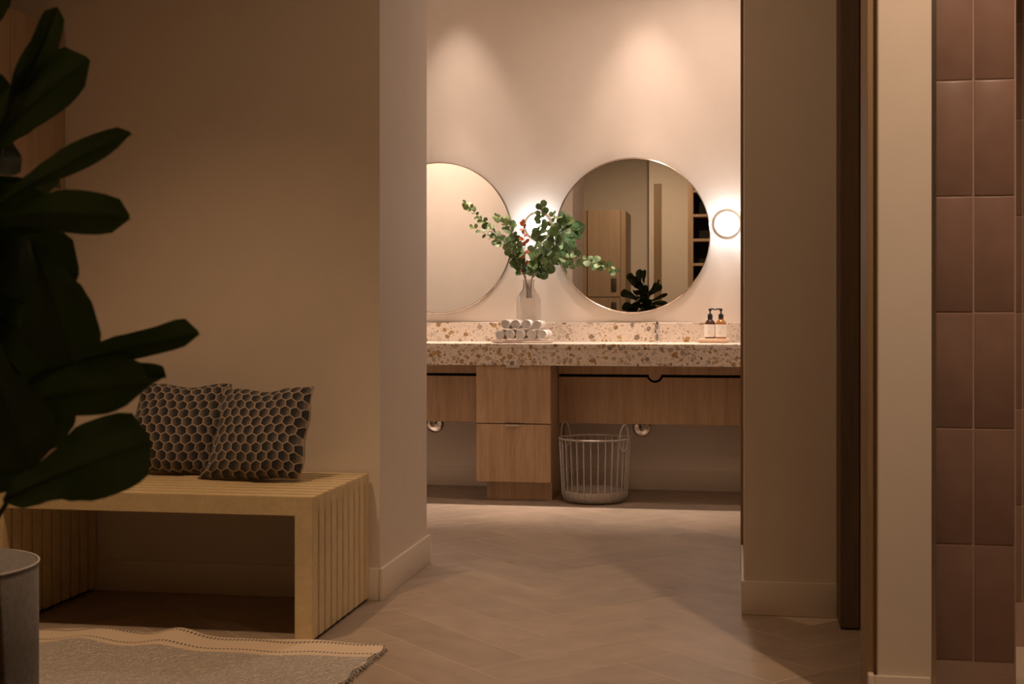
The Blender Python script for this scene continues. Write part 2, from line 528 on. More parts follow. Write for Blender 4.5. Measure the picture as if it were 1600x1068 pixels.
# ------------------------------------------------------------------ the setting
YW = 7.69            # vanity wall
Y1, Y2 = 4.545, 5.262  # front and back of the two piers
XL, XR = -1.265, 0.019  # opening between the piers
HB = 0.115           # baseboard height
floor = struct('floor', MB().box(-3.6, 2.0, -3.3, 8.0, -0.12, -0.0004), 'grout', 'beige porcelain plank floor laid in herringbone')
def herringbone():
    W, L, g = 0.20, 3, 0.0030
    me = MB().box(g / 2, L * W - g / 2, g / 2, W - g / 2, -0.012, 0.0, 0.0006).mesh('tile', 'porcelain')
    ox, oy = -0.613, 4.134
    c = math.cos(PI / 4)
    n = 0
    for i in range(-34, 34):
        for k in range(-6, 7):
            for hor in (0, 1):
                if hor: x, y, a = i + 2 * L * k, i, 0.0
                else: x, y, a = i + 1, i - 2 * L + 1 + 2 * L * k, PI / 2
                # centre of the plank
                cx, cy = (x + L / 2, y + .5) if hor else (x - .5, y + L / 2)
                wx, wy = (cx * c - cy * c) * W + ox, (cx * c + cy * c) * W + oy
                ok = (-2.7 < wx < 0.25 and 2.3 < wy < 4.75) or (-1.75 < wx < 0.3 and 4.6 < wy < 7.95) or (0.1 < wx < 0.6 and 3.4 < wy < 4.6)
                if not ok: continue
                px, py = (x * c - y * c) * W + ox, (x * c + y * c) * W + oy
                inst('tile', me, floor, (px, py, 0), (0, 0, a + PI / 4))
                n += 1
    return n
print('floor tiles', herringbone())

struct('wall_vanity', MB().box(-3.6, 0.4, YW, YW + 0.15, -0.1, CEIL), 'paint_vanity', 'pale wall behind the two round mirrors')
pier_l = struct('wall_left_pier', MB().box(-3.6, XL, Y1, Y2, -0.1, CEIL), 'paint', 'beige wall behind the slatted bench')
pier_r = struct('wall_right_pier', MB().box(XR, 0.331, Y1, Y2, -0.1, CEIL), 'paint', 'beige pier right of the opening to the vanity')
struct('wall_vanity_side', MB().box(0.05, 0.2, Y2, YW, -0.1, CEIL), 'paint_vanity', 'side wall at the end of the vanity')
struct('wall_left', MB().box(-3.6, -2.96, -3.3, Y1, -0.1, CEIL), 'paint', 'side wall behind the wood lockers')
struct('ceiling', MB().box(-3.6, 2.0, -3.3, 8.0, CEIL, CEIL + 0.1), 'ceiling_paint', 'flat painted ceiling')
struct('wall_back', MB().box(-3.6, 2.0, -3.3, -3.0, -0.1, CEIL), 'paint', 'wall behind the lockers seen in the mirror')
struct('wall_back_return', MB().box(-1.19, 0.6, -3.0, -2.4, -0.1, CEIL), 'paint', 'projecting wall with a tall wood door seen in the mirror')
struct('wall_right', MB().box(1.75, 2.0, -3.3, 5.3, -0.1, CEIL), 'paint', 'side wall right of the shower')

def base(name, segs, label):
    mb = MB()
    for a in segs: mb.box(*a, 0.0, HB, 0.003, 2)
    return struct(name, mb, 'paint_trim', label, smooth=30)
base('baseboard_left', [(-2.9, XL - 0.0005, Y1 - 0.014, Y1), (XL, XL + 0.014, Y1 - 0.014, Y2 + 0.014), (-3.5, XL - 0.0005, Y2, Y2 + 0.014)], 'painted baseboard around the left pier')
base('baseboard_right', [(XR - 0.010, 0.331, Y1 - 0.014, Y1), (XR - 0.010, XR, Y1 + 0.0003, Y2 - 0.01)], 'painted baseboard around the right pier')
base('baseboard_vanity', [(-3.5, 0.05, YW - 0.014, YW)], 'painted baseboard under the vanity')
# wood casing at the far end of the right reveal
struct('trim_1', MB().box(0.0078, 0.05, Y2, 5.465, 0.0, CEIL, 0.001), 'casing_wood', 'thin dark wood edge strip at the right side of the opening')

# passage on the right: dark door, wood-edged wall end, tiled pier, far tiled wall
d = struct('door_1', MB().box(0.385, 0.9, 4.385, 4.43, 0.004, CEIL), 'walnut_dark', 'dark brown wood door in the side passage')
MB().box(0.325, 0.3845, 4.372, 4.545, 0.006, CEIL, 0.001).part('door_frame', 'walnut_dark', d)
struct('wall_passage', MB().box(0.331, 0.9, 4.43, 4.6, -0.1, CEIL), 'paint', 'wall behind the dark wood door')
endw = struct('wall_end', MB().box(0.345, 0.476, 3.41, 3.62, -0.1, CEIL, 0.004, 2), 'paint', 'narrow lit beige wall end beside the pink tiles')
struct('trim_2', MB().box(0.322, 0.345, 3.435, 3.62, 0.0, CEIL, 0.001), 'casing_wood', 'brown wood edge strip beside the narrow beige wall end')
base('baseboard_end', [(0.337, 0.472, 3.397, 3.41), (0.322, 0.337, 3.397, 3.434)], 'painted baseboard at the foot of the narrow wall end')

TH_, TW_ = 0.2967, 0.1015
def tile_wall(name, x0, cols, yf, ydepth, zref, label):
    w = struct(name, MB().box(x0 - 0.004, x0 + cols * TW_ + 0.002, yf + 0.0022, yf + ydepth, -0.1, CEIL), 'tile_grout', label)
    g = 0.004
    me = MB().box(g / 2, TW_ - g / 2, 0, 0.010, g / 2, TH_ - g / 2, 0.0022, 2).mesh('tile', 'ceramic_pink', smooth=30)
    k0 = -int(zref / TH_)
    for c in range(cols):
        for k in range(k0, k0 + 12):
            z = zref + k * TH_
            if z + TH_ < 0.03 or z + TH_ > CEIL + 0.05: continue
            inst('tile', me, w, (x0 + c * TW_, yf + random.uniform(-0.0006, 0.0006), z))
    return w
zj = EYE + 0.0065
tw = tile_wall('wall_tile_pier', 0.4905, 2, 3.505, 0.12, zj, 'pier of glossy pink-brown stacked wall tiles')
tile_wall('wall_tile_shower', 0.6575, 7, 4.24, 0.14, zj, 'far wall of pink-brown tiles at the right edge')
struct('trim_3', MB().box(0.4765, 0.4885, 3.42, 3.62, 0.0, CEIL, 0.001), 'nickel', 'thin metal edge profile between beige wall and tiles')

# ------------------------------------------------------------------ slatted bench
def bench():
    x0, x1, y0, y1, h, s = -2.405, -1.299, 3.90, 4.527, 0.455, 0.060
    t = thing('slatted_bench', ((x0 + x1) / 2, (y0 + y1) / 2, 0), 'pale yellow wood slatted bench against the beige wall', 'bench')
    n = 10
    pitch = (y1 - y0 + 0.014) / n
    w = pitch - 0.014
    zb = 0.012
    mb = MB()
    # one slat: an upside-down U cut from the same section all round
    poly = [(x0, zb), (x0, h), (x1, h), (x1, zb), (x1 - s, zb), (x1 - s, h - s), (x0 + s, h - s), (x0 + s, zb)]
    bm = bmesh.new()
    vs = [bm.verts.new((x, 0, z)) for x, z in poly]
    f = bm.faces.new(vs)
    r = bmesh.ops.extrude_face_region(bm, geom=[f])
    for v in r['geom']:
        if isinstance(v, bmesh.types.BMVert): v.co.y += w
    bmesh.ops.recalc_face_normals(bm, faces=bm.faces[:])
    bmesh.ops.bevel(bm, geom=bm.edges[:], offset=0.0022, segments=2, affect='EDGES')
    bm.verts.index_update()
    mb.add([v.co.copy() for v in bm.verts], [[v.index for v in q.verts] for q in bm.faces]); bm.free()
    me = mb.mesh('slat', 'bench_wood', ((x0 + x1) / 2, 0, 0), smooth=30)
    for i in range(n):
        inst('slat', me, t, (0, y0 + i * pitch - (y0 + y1) / 2, 0))
    # dark strips added inside each gap, painted in place of its shade
    q = 0.010
    poly = [(x0 + q, zb + 0.004), (x0 + q, h - q), (x1 - q, h - q), (x1 - q, zb + 0.004), (x1 - s + q, zb + 0.004), (x1 - s + q, h - s + q), (x0 + s - q, h - s + q), (x0 + s - q, zb + 0.004)]
    sm = MB().prism(poly, 0.0, 0.0136).mesh('shade_strip', 'gap_shade', ((x0 + x1) / 2, 0, 0))
    for i in range(n - 1):
        inst('shade_strip', sm, t, (0, y0 + (i + 1) * pitch - 0.0138 - (y0 + y1) / 2, 0))
    # cross rails between the slats and rubber feet
    for x in (x0 + 0.016, x1 - 0.044):
        MB().box(x, x + 0.028, y0 + 0.03, y1 - 0.03, 0.06, 0.095).part('cross_rail', 'dark_gap', t)
    for x in (x0 + 0.3, x1 - 0.33):
        MB().box(x, x + 0.03, y0 + 0.03, y1 - 0.03, h - 0.045, h - 0.02).part('cross_rail', 'dark_gap', t)
    for x in (x0 + 0.012, x1 - 0.048):
        MB().box(x, x + 0.036, y0 + 0.02, y1 - 0.02, 0.0005, zb + 0.001).part('foot', 'black_rubber', t)
    # the painted dark strips make the gaps read as shaded
    return h
BH = bench()

# ------------------------------------------------------------------ cushions
def cushion(name, mat, px, py, yb, size, thick, lean, yaw, roll, flare, label, seed):
    rnd = random.Random(seed)
    n = 30
    a = size / 2
    ph = [rnd.uniform(0, 6.28) for _ in range(8)]
    vs, uvs, fs = [], [], []
    def pos(u, v, side):
        pin = 0.06
        x = a * u * (1 - pin * (1 - v * v) * abs(u) ** 2.5)
        z = a * v * (1 - (pin + (0.085 if v > 0 else -0.04)) * (1 - u * u) * abs(v) ** 2.5)
        e = max(0.0, (1 - u * u)) * max(0.0, (1 - v * v))
        t = thick * (e ** 0.42) * (1.0 - 0.22 * v)
        r = max(abs(u), abs(v))
        wr = 0.006 * math.sin(9 * u * v + ph[0]) * r * r + 0.004 * math.sin(13 * u + 5 * v + ph[1]) * r ** 3
        wr += 0.010 * math.exp(-((u - v * 0.9) ** 2) * 60) * (abs(u) ** 2) * (1 if side > 0 else 0.4)
        wr -= 0.008 * math.exp(-((u + v * 0.85) ** 2) * 80) * (abs(u) ** 2)
        wr += 0.004 * math.sin(21 * u + ph[2]) * max(0, v) ** 3
        cr = 1 - 0.045 * (u * v) ** 4
        x *= cr; z *= 0.95 * cr; x += 0.010 * v
        if u < 0: x -= flare * max(0.0, -v) ** 3 * abs(u)
        return Vector((x + 0.004 * math.sin(7 * v + ph[3]), -(t + wr * min(1, e * 6)) * side, z + 0.004 * math.sin(6 * u + ph[4])))
    hexs = 0.0395
    for side in (1, -1):
        o = len(vs)
        for j in range(n + 1):
            for i in range(n + 1):
                u, v = -1 + 2 * i / n, -1 + 2 * j / n
                u = math.sin(u * PI / 2) * 0.55 + u * 0.45; v = math.sin(v * PI / 2) * 0.55 + v * 0.45
                vs.append(pos(u, v, side)); uvs.append((a * u * 1.06 / hexs + seed * 0.37, a * v * 1.06 / hexs + seed * 0.21))
        for j in range(n):
            for i in range(n):
                q = (o + j * (n + 1) + i, o + j * (n + 1) + i + 1, o + (j + 1) * (n + 1) + i + 1, o + (j + 1) * (n + 1) + i)
                fs.append(q if side > 0 else tuple(reversed(q)))
    R = Matrix.Rotation(yaw, 3, 'Z') @ Matrix.Rotation(-lean, 3, 'X') @ Matrix.Rotation(roll, 3, 'Y')
    vs = [R @ p for p in vs]
    zmin = min(p.z for p in vs)
    b0 = PY(px, py, yb); b0.z = BH + 0.001
    vs = [p + Vector((b0.x, b0.y, BH + 0.001 - zmin)) for p in vs]
    ymax = max(p.y for p in vs)
    if ymax > Y1 - 0.006:
        vs = [p - Vector((0, ymax - Y1 + 0.006, 0)) for p in vs]
    t = thing(name, b0, label, 'cushion', 'honeycomb cushions on the bench')
    mb = MB(); mb.add(vs, fs)
    mb.part('cover', mat, t, smooth='all', uvs=uvs)
    # seam welt along the edge
    ring = []
    k = n + 1
    ring += [vs[i] for i in range(k)] + [vs[j * k + n] for j in range(1, k)]
    ring += [vs[n * k + i] for i in range(n - 1, -1, -1)] + [vs[j * k] for j in range(n - 1, 0, -1)]
    MB().tube(ring, 0.0022, 6, closed=True).part('seam', 'pouf_piping' if False else mat, t, smooth='all', uvs=[(0.5, 0.29)] * (len(ring) * 6))
    return t
cushion('cushion', 'honeycomb_a', 281, 742, 4.41, 0.355, 0.070, math.radians(15), math.radians(4), math.radians(1.0), 0.0, 'honeycomb cushion at the back, partly behind the other cushion and plant leaves', 3)
cushion('cushion', 'honeycomb_b', 409, 745, 4.29, 0.350, 0.072, math.radians(17), math.radians(-6), math.radians(-2.0), 0.045, 'front honeycomb cushion nearest the open doorway', 5)

# ------------------------------------------------------------------ rug
def rug():
    x0, x1, y0, y1 = -2.44, -1.06, 1.9, 3.885
    nx, ny = 90, 80
    def hgt(x, y):
        e = y1 - y
        z = 0.006
        bumpx = math.exp(-((x + 1.72) / 0.075) ** 2) * 0.030 + math.exp(-((x + 1.98) / 0.10) ** 2) * 0.010
        z += bumpx * math.exp(-(e / 0.22) ** 2)
        z += 0.004 * math.exp(-((x + 2.0) / 0.07) ** 2 - ((e - 0.16) / 0.06) ** 2) * 2.2
        z += 0.0015 * (1 + math.sin(8 * x + 3 * y))
        return z
    vs, uvs, fs = [], [], []
    for lay in (0, 1):
        for j in range(ny + 1):
            for i in range(nx + 1):
                x = x0 + (x1 - x0) * i / nx
                tj = j / ny
                y = y1 - (y1 - y0) * tj ** 1.6
                fr = 1 if i == nx else 0
                xx = x + 0.006 * math.sin(40 * y) * fr - 0.03 * (y1 - y) * (i / nx) ** 6
                yy = y + (0.010 * math.sin(9 * x + 1) + 0.006 * math.sin(23 * x)) * (1 - tj) ** 8
                vs.append((xx, yy, hgt(x, y) + (0.006 if lay else -0.0045)))
                uvs.append((x - x0, y1 - y))
    k = nx + 1; o = k * (ny + 1)
    for j in range(ny):
        for i in range(nx):
            q = (j * k + i, j * k + i + 1, (j + 1) * k + i + 1, (j + 1) * k + i)
            fs.append(q); fs.append(tuple(o + a for a in reversed(q)))
    ed = [i for i in range(k)] + [j * k + nx for j in range(1, ny + 1)] + [ny * k + i for i in range(nx - 1, -1, -1)] + [j * k for j in range(ny - 1, 0, -1)]
    for a, c in zip(ed, ed[1:] + ed[:1]):
        fs.append((a, c, c + o, a + o))
    mb = MB().add(vs, fs)
    t = thing('rug', ((x0 + x1) / 2, (y0 + y1) / 2, 0), 'cream and grey woven rug on the floor before the bench', 'rug')
    mb.part('weave', 'rug_weave', t, smooth=50, uvs=uvs)
    # loose fringe loops along the right edge
    fr = MB()
    rr = random.Random(4)
    for i in range(70):
        y = 3.86 - i * 0.012
        x = x1 - 0.03 * (y1 - y) + rr.uniform(-0.003, 0.003)
        fr.tube([(x - 0.004, y, 0.010), (x + 0.006, y + rr.uniform(-.004, .004), 0.012), (x + rr.uniform(0.009, 0.016), y + rr.uniform(-.006, .006), 0.0035)], 0.0022, 5)
    f = fr.part('fringe', 'pouf_piping', t, smooth='all'); f['kind'] = 'stuff'
rug()

# ------------------------------------------------------------------ pouf
def pouf():
    c = PY(-93, 880, 2.86); c.z = 0.016
    R, h = 0.222, 0.405
    t = thing('pouf', c, 'round grey velvet pouf with piped edge at the rug', 'pouf')
    zt = c.z + h
    MB().lathe([(0, c.z), (R - 0.01, c.z), (R, c.z + 0.012), (R, zt - 0.004), (R - 0.004, zt)], (c.x, c.y, 0), 64).part('side', 'pouf_velvet', t, smooth=50)
    MB().lathe([(R - 0.004, zt), (R - 0.03, zt + 0.010), (R * 0.6, zt + 0.018), (0, zt + 0.020)], (c.x, c.y, 0), 64).part('top', 'pouf_velvet', t, smooth=50)
    MB().tube([(c.x + R * math.cos(a * 2 * PI / 64), c.y + R * math.sin(a * 2 * PI / 64), zt) for a in range(64)], 0.0030, 8, closed=True).part('piping', 'pouf_piping', t, smooth='all')
pouf()

# ------------------------------------------------------------------ lockers
def lockers():
    xf, xb, H = -2.476, -2.955, 2.08
    ya = Y1 - 0.004
    for i in range(5):
        y1 = ya - i * 0.375; y0 = y1 - 0.374
        lab = ['oak locker at the bench end, behind the large plant leaves', 'second oak locker from the bench wall', 'third oak locker from the bench wall',
               'fourth oak locker from the bench wall', 'fifth oak locker from the bench wall'][i]
        t = thing('locker', ((xf + xb) / 2, (y0 + y1) / 2, 0), lab, 'locker', 'oak lockers along the left wall')
        MB().box(xb, xf - 0.020, y0 + .0005, y1 - .0005, 0.08, H).part('body', 'locker_oak', t)
        MB().box(xb, xf - 0.06, y0 + .0005, y1 - .0005, 0.001, 0.08).part('toe_kick', 'locker_oak', t)
        for z0, z1 in ((0.083, 1.05), (1.054, H - 0.002)):
            d = MB().box(xf - 0.019, xf, y0 + 0.0015, y1 - 0.0015, z0, z1, 0.001).part('door', 'locker_oak', t)
            MB().box(xf, xf + 0.012, y0 + 0.03, y0 + 0.055, z1 - 0.12 if z0 < 1 else z0 + 0.1, z1 - 0.03 if z0 < 1 else z0 + 0.19, 0.003).part('lock', 'keypad', d)
lockers()
def back_lockers():
    yf = -2.0
    xs = [-2.62, -2.03, -1.945, -1.50]
    H = 2.41
    for i, (x0, x1) in enumerate(((-2.42, -1.985), (-1.98, -1.545))):
        lab = ['oak locker in the mirror, left of the one beside the plant', 'oak locker in the mirror with its side panel beside the dark plant'][i]
        t = thing('locker', ((x0 + x1) / 2, -2.45, 0), lab, 'locker', 'oak lockers seen in the mirror')
        MB().box(x0, x1, -2.98, yf - 0.02, 0.08, H).part('body', 'locker_oak', t)
        MB().box(x0, x1, -2.98, yf - 0.08, 0.001, 0.08).part('toe_kick', 'locker_oak', t)
        for z0, z1 in ((0.083, 1.25), (1.262, H)):
            d = MB().box(x0 + 0.004, x1 - 0.004, yf - 0.019, yf, z0, z1, 0.002).part('door', 'locker_oak', t)
            zc = 1.42 if z0 > 1 else 1.10
            MB().box(x1 - 0.115, x1 - 0.045, yf, yf + 0.02, zc - 0.08, zc + 0.09, 0.008, 2).part('lock', 'keypad', d, smooth=30)
    # cover panel to the right end of the row
    MB().box(-1.544, -1.48, -2.98, yf - 0.10, 0.0, H, 0.002).single('end_panel', 'locker_oak', (-1.51, -2.5, 0), 'plain oak end panel beside the lockers seen in the mirror', 'panel')
back_lockers()
struct('door_2', MB().box(-1.12, -1.02, -2.4, -2.34, 0.0, 2.78, 0.002), 'casing_wood', 'tall wood door edge seen in the mirror')
def shelf_unit():
    x0, x1, yb, yf = -0.66, 0.3, -2.395, -2.12
    t = thing('open_shelf_unit', ((x0 + x1) / 2, (yb + yf) / 2, 0), 'dark open shelf unit with wood boards seen at the mirror edge', 'shelf')
    MB().box(x0, x0 + 0.07, yb, yf, 0, 2.95).part('side_panel', 'oak', t)
    MB().box(x1 - 0.07, x1, yb, yf, 0, 2.95).part('side_panel', 'oak', t)
    MB().box(x0 + 0.07, x1 - 0.07, yb, yb + 0.012, 0, 2.95).part('back_panel', 'dark_gap', t)
    me = MB().box(x0 + 0.0705, x1 - 0.0705, yb + 0.0125, yf, 0, 0.035).mesh('shelf', 'oak', ((x0 + x1) / 2, (yb + yf) / 2, 0))
    for k in range(9):
        inst('shelf', me, t, (0, 0, 0.06 + k * 0.322))
shelf_unit()

# ------------------------------------------------------------------ vanity
ZC, ZU = 0.863, 0.745          # top and underside of the worktop apron
YF = 7.055
def counter():
    t = thing('terrazzo_worktop', (-1.6, 7.4, ZU), 'long terrazzo worktop with thick front edge under the mirrors', 'worktop')
    MB().box(-3.3, 0.0495, YF, YW - 0.001, ZC - 0.03, ZC, 0.002, 2).part('slab', 'terrazzo', t, smooth=30)
    MB().box(-3.3, 0.0495, YF, YF + 0.03, ZU, ZC - 0.0301).part('front_edge', 'terrazzo', t)
    MB().box(-3.3, 0.0495, YW - 0.022, YW - 0.0005, ZC + 0.0005, ZC + 0.112, 0.001).part('backsplash', 'terrazzo', t)
counter()
def drawer_cabinet():
    x0, x1, yf = -1.423, -1.010, 7.085
    t = thing('drawer_cabinet', ((x0 + x1) / 2, 7.4, 0), 'oak cabinet with two drawers under the terrazzo worktop', 'cabinet')
    MB().box(x0, x1, yf + 0.0205, YW - 0.015, 0.105, ZU - 0.001).part('body', 'oak', t)
    MB().box(x0 + 0.045, x1 - 0.004, yf + 0.08, YW - 0.016, 0.0005, 0.105).part('toe_kick', 'oak', t)
    for z0, z1 in ((0.105, 0.421), (0.427, ZU - 0.003)):
        d = MB().box(x0, x1, yf, yf + 0.020, z0, z1, 0.001).part('drawer', 'oak', t)
        xm = (x0 + x1) / 2
        MB().box(xm - 0.038, xm + 0.038, yf - 0.016, yf + 0.012, z1 - 0.0005, z1 + 0.0015).box(xm - 0.038, xm + 0.038, yf - 0.018, yf - 0.0155, z1 - 0.010, z1 + 0.0015).part('handle', 'nickel', d, label='thin metal edge pull')
drawer_cabinet()
def knee_panel(x0, x1, xm, label):
    yp = 7.385
    t = thing('knee_panel', ((x0 + x1) / 2, yp, 0.407), label, 'panel', 'oak knee panels under the worktop')
    zt, zb, r = 0.669, 0.407, 0.046
    notch = [(xm + (r) * math.cos(a), zt + 0.016 + (r) * math.sin(a)) for a in [math.radians(-18 - i * 12) for i in range(13)]]
    notch = [(x, min(z, zt)) for x, z in notch]
    MB().prism([(x0, zb), (x1, zb), (x1, zt)] + notch + [(x0, zt)], yp, yp + 0.02).part('panel', 'oak', t)
    r2 = 0.034
    tab = [(xm + r2 * math.cos(a), 0.686 + r2 * math.sin(a)) for a in [math.radians(-i * 15) for i in range(13)]]
    MB().prism([(x1, ZU - 0.001), (x1, 0.686)] + tab + [(x0, 0.686), (x0, ZU - 0.001)], yp - 0.012, yp + 0.008).part('apron', 'oak', t, label='oak apron strip with a rounded tab')
    MB().box(x0, x1, yp + 0.05, yp + 0.06, 0.55, ZU - 0.001).part('recess_shade', 'dark_gap', t)  # near-black sheet painted as the shade of the recess behind the slot
knee_panel(-1.006, 0.048, -0.462, 'wide oak knee panel between drawer cabinet and right jamb')
knee_panel(-2.55, -1.427, -1.99, 'oak knee panel left of the drawer cabinet')
def trap(px, py, label):
    c = PY(px, py, YW); c.y = YW
    t = thing('drain_pipe', c, label, 'pipe', 'chrome drain pipes under the vanity')
    MB().lathe([(0, 0.014), (0.016, 0.014), (0.020, 0.009), (0.040, 0.006), (0.046, 0.012), (0.052, 0.008), (0.052, 0.0)], c, 32, 'Y').part('flange', 'chrome', t, smooth=35)
    MB().tube([c + Vector((0, -0.01, 0)), c + Vector((0, -0.07, 0)), c + Vector((0, -0.1, 0.012)), c + Vector((0, -0.115, 0.05)), c + Vector((0, -0.115, 0.30))], 0.013, 12).part('pipe', 'chrome', t, smooth='all')
trap(1003, 668, 'chrome drain pipe flange below the wide knee panel')
trap(680, 662, 'chrome drain pipe flange left of the drawer cabinet')

# ------------------------------------------------------------------ mirrors
def mirror(px, py, label):
    c = PY(px, py, YW); R = 0.452
    t = thing('round_mirror', (c.x, YW - 0.001, c.z), label, 'mirror', 'round vanity mirrors')
    cc = Vector((c.x, YW, c.z))
    MB().lathe([(0, 0.020), (R - 0.005, 0.020), (R - 0.005, 0.004), (0, 0.004)], cc, 128, 'Y').part('glass', 'mirror_glass', t)
    MB().lathe([(R - 0.005, 0.026), (R - 0.002, 0.028), (R + 0.002, 0.026), (R + 0.003, 0.001), (R - 0.005, 0.001), (R - 0.005, 0.026)], cc, 128, 'Y').part('rim', 'mirror_rim', t, smooth=35)
mirror(988, 368, 'round mirror on the right reflecting lockers and plant')
mirror(686, 372, 'round mirror on the left, cut off by the wall edge')

# ------------------------------------------------------------------ wall sconces
def sconce(px, py, label):
    c = PY(px, py, YW); c.y = YW
    t = thing('wall_sconce', (c.x, YW - 0.001, c.z), label, 'sconce', 'opal wall sconces by the mirrors')
    R = 0.072
    MB().lathe([(0, 0.001), (R * 0.85, 0.001), (R, 0.014), (R - 0.003, 0.015), (R * 0.82, 0.006), (0, 0.005)], c, 48, 'Y').part('dish', 'dish_white', t, smooth=50)
    MB().tube([c + Vector((R * math.cos(a * 2 * PI / 48), -0.015, R * math.sin(a * 2 * PI / 48))) for a in range(48)], 0.0028, 8, closed=True).part('rim', 'brass', t, smooth='all')
    g = [(0.047 * math.sin(PI * i / 16), 0.047 - 0.047 * math.cos(PI * i / 16) + 0.005) for i in range(17)]
    MB().lathe(g, c, 40, 'Y').part('globe', 'lit_globe', t, smooth='all', label='glowing white opal globe')
sconce(1136, 350, 'lit round sconce at the right edge of the mirror wall')
sconce(841, 353, 'lit round sconce between the mirrors, behind the leaves')
sconce(548, 356, 'lit round sconce at the far side of the left mirror')

# ------------------------------------------------------------------ tap
def tap():
    c = PY(1027, 533, 7.585); c.z = ZC
    t = thing('tap', c, 'short chrome tap at the backsplash near the soap bottles', 'tap')
    MB().lathe([(0, 0), (0.02, 0), (0.02, 0.006), (0.0155, 0.009), (0.0155, 0.098), (0.0145, 0.106), (0, 0.108)], c, 28).part('body', 'chrome', t, smooth=35)
    MB().tube([c + Vector((0, 0, 0.06)), c + Vector((0, -0.06, 0.068)), c + Vector((0, -0.115, 0.066)), c + Vector((0, -0.12, 0.05))], [0.012, 0.0105, 0.0105, 0.0105], 14).part('spout', 'chrome', t, smooth=40)
    MB().tube([c + Vector((0, 0, 0.106)), c + Vector((0, 0.002, 0.114)), c + Vector((0, -0.045, 0.119))], [0.009, 0.006, 0.005], 10).part('lever', 'chrome', t, smooth=40)
tap()

# ------------------------------------------------------------------ soap bottles on a little tray
def soap():
    yc = 7.50
    a, b_ = PY(1090, 530, yc - 0.06), PY(1140, 530, yc - 0.06)
    t = MB().box(a.x, b_.x, yc - 0.06, yc + 0.06, ZC + 0.006, ZC + 0.024, 0.004, 2)
    t.box(a.x + 0.01, b_.x - 0.01, yc - 0.05, yc + 0.05, ZC + 0.0005, ZC + 0.0062)
    t.single('soap_tray', 'tray_wood', ((a.x + b_.x) / 2, yc, ZC), 'small pale wooden tray under the soap bottles', 'tray', smooth=30)
    for px, gm, lab, ang in ((1109.5, 'amber_dark', 'dark brown pump bottle, left one on the little tray', 0.55), (1126.5, 'amber_glass', 'amber pump bottle with black pump, right one on the tray', PI)):
        c = PY(px, 527, yc - (0.0 if px < 1115 else 0.012)); c.z = ZC + 0.0245
        t = thing('pump_bottle', c, lab, 'bottle', 'soap bottles on the tray')
        r = 0.0305
        MB().lathe([(0, 0), (r - 0.003, 0), (r, 0.004), (r, 0.080), (r - 0.002, 0.090), (r - 0.010, 0.101), (0.013, 0.107), (0.012, 0.112), (0, 0.112)], c, 32).part('bottle', gm, t, smooth=45)
        MB().lathe([(r + 0.0003, 0.008), (r + 0.0009, 0.008), (r + 0.0009, 0.079), (r + 0.0003, 0.079), (r + 0.0003, 0.008)], c, 40).part('label', 'label_paper', t, smooth=45)
        pr = MB()
        rr = random.Random(int(px))
        for z, wd in ((0.036, 0.018), (0.030, 0.012)):
            for k in range(int(wd / 0.003)):
                an = -PI / 2 + (-wd / 2 + k * 0.003 - 0.004) / r
                p = c + Vector(((r + 0.0012) * math.cos(an), (r + 0.0012) * math.sin(an), z))
                pr.box(p.x - 0.0009, p.x + 0.0009, p.y - 0.0004, p.y + 0.0004, p.z, p.z + 0.0022)
        pr.part('print', 'label_ink', t)
        pz = 0.112
        pump = MB().lathe([(0, pz), (0.0145, pz), (0.0145, pz + 0.018), (0.011, pz + 0.026), (0.0045, pz + 0.028), (0.0045, pz + 0.042), (0.0085, pz + 0.043), (0.0085, pz + 0.056), (0, pz + 0.057)], c, 24)
        dv = Vector((math.cos(ang), math.sin(ang) * 0.6, 0))
        pump.tube([c + Vector((0, 0, pz + 0.053)), c + dv * 0.022 + Vector((0, 0, pz + 0.054)), c + dv * 0.032 + Vector((0, 0, pz + 0.049))], [0.005, 0.0042, 0.0035], 8)
        pump.part('pump', 'pump_black', t, smooth=40)
soap()

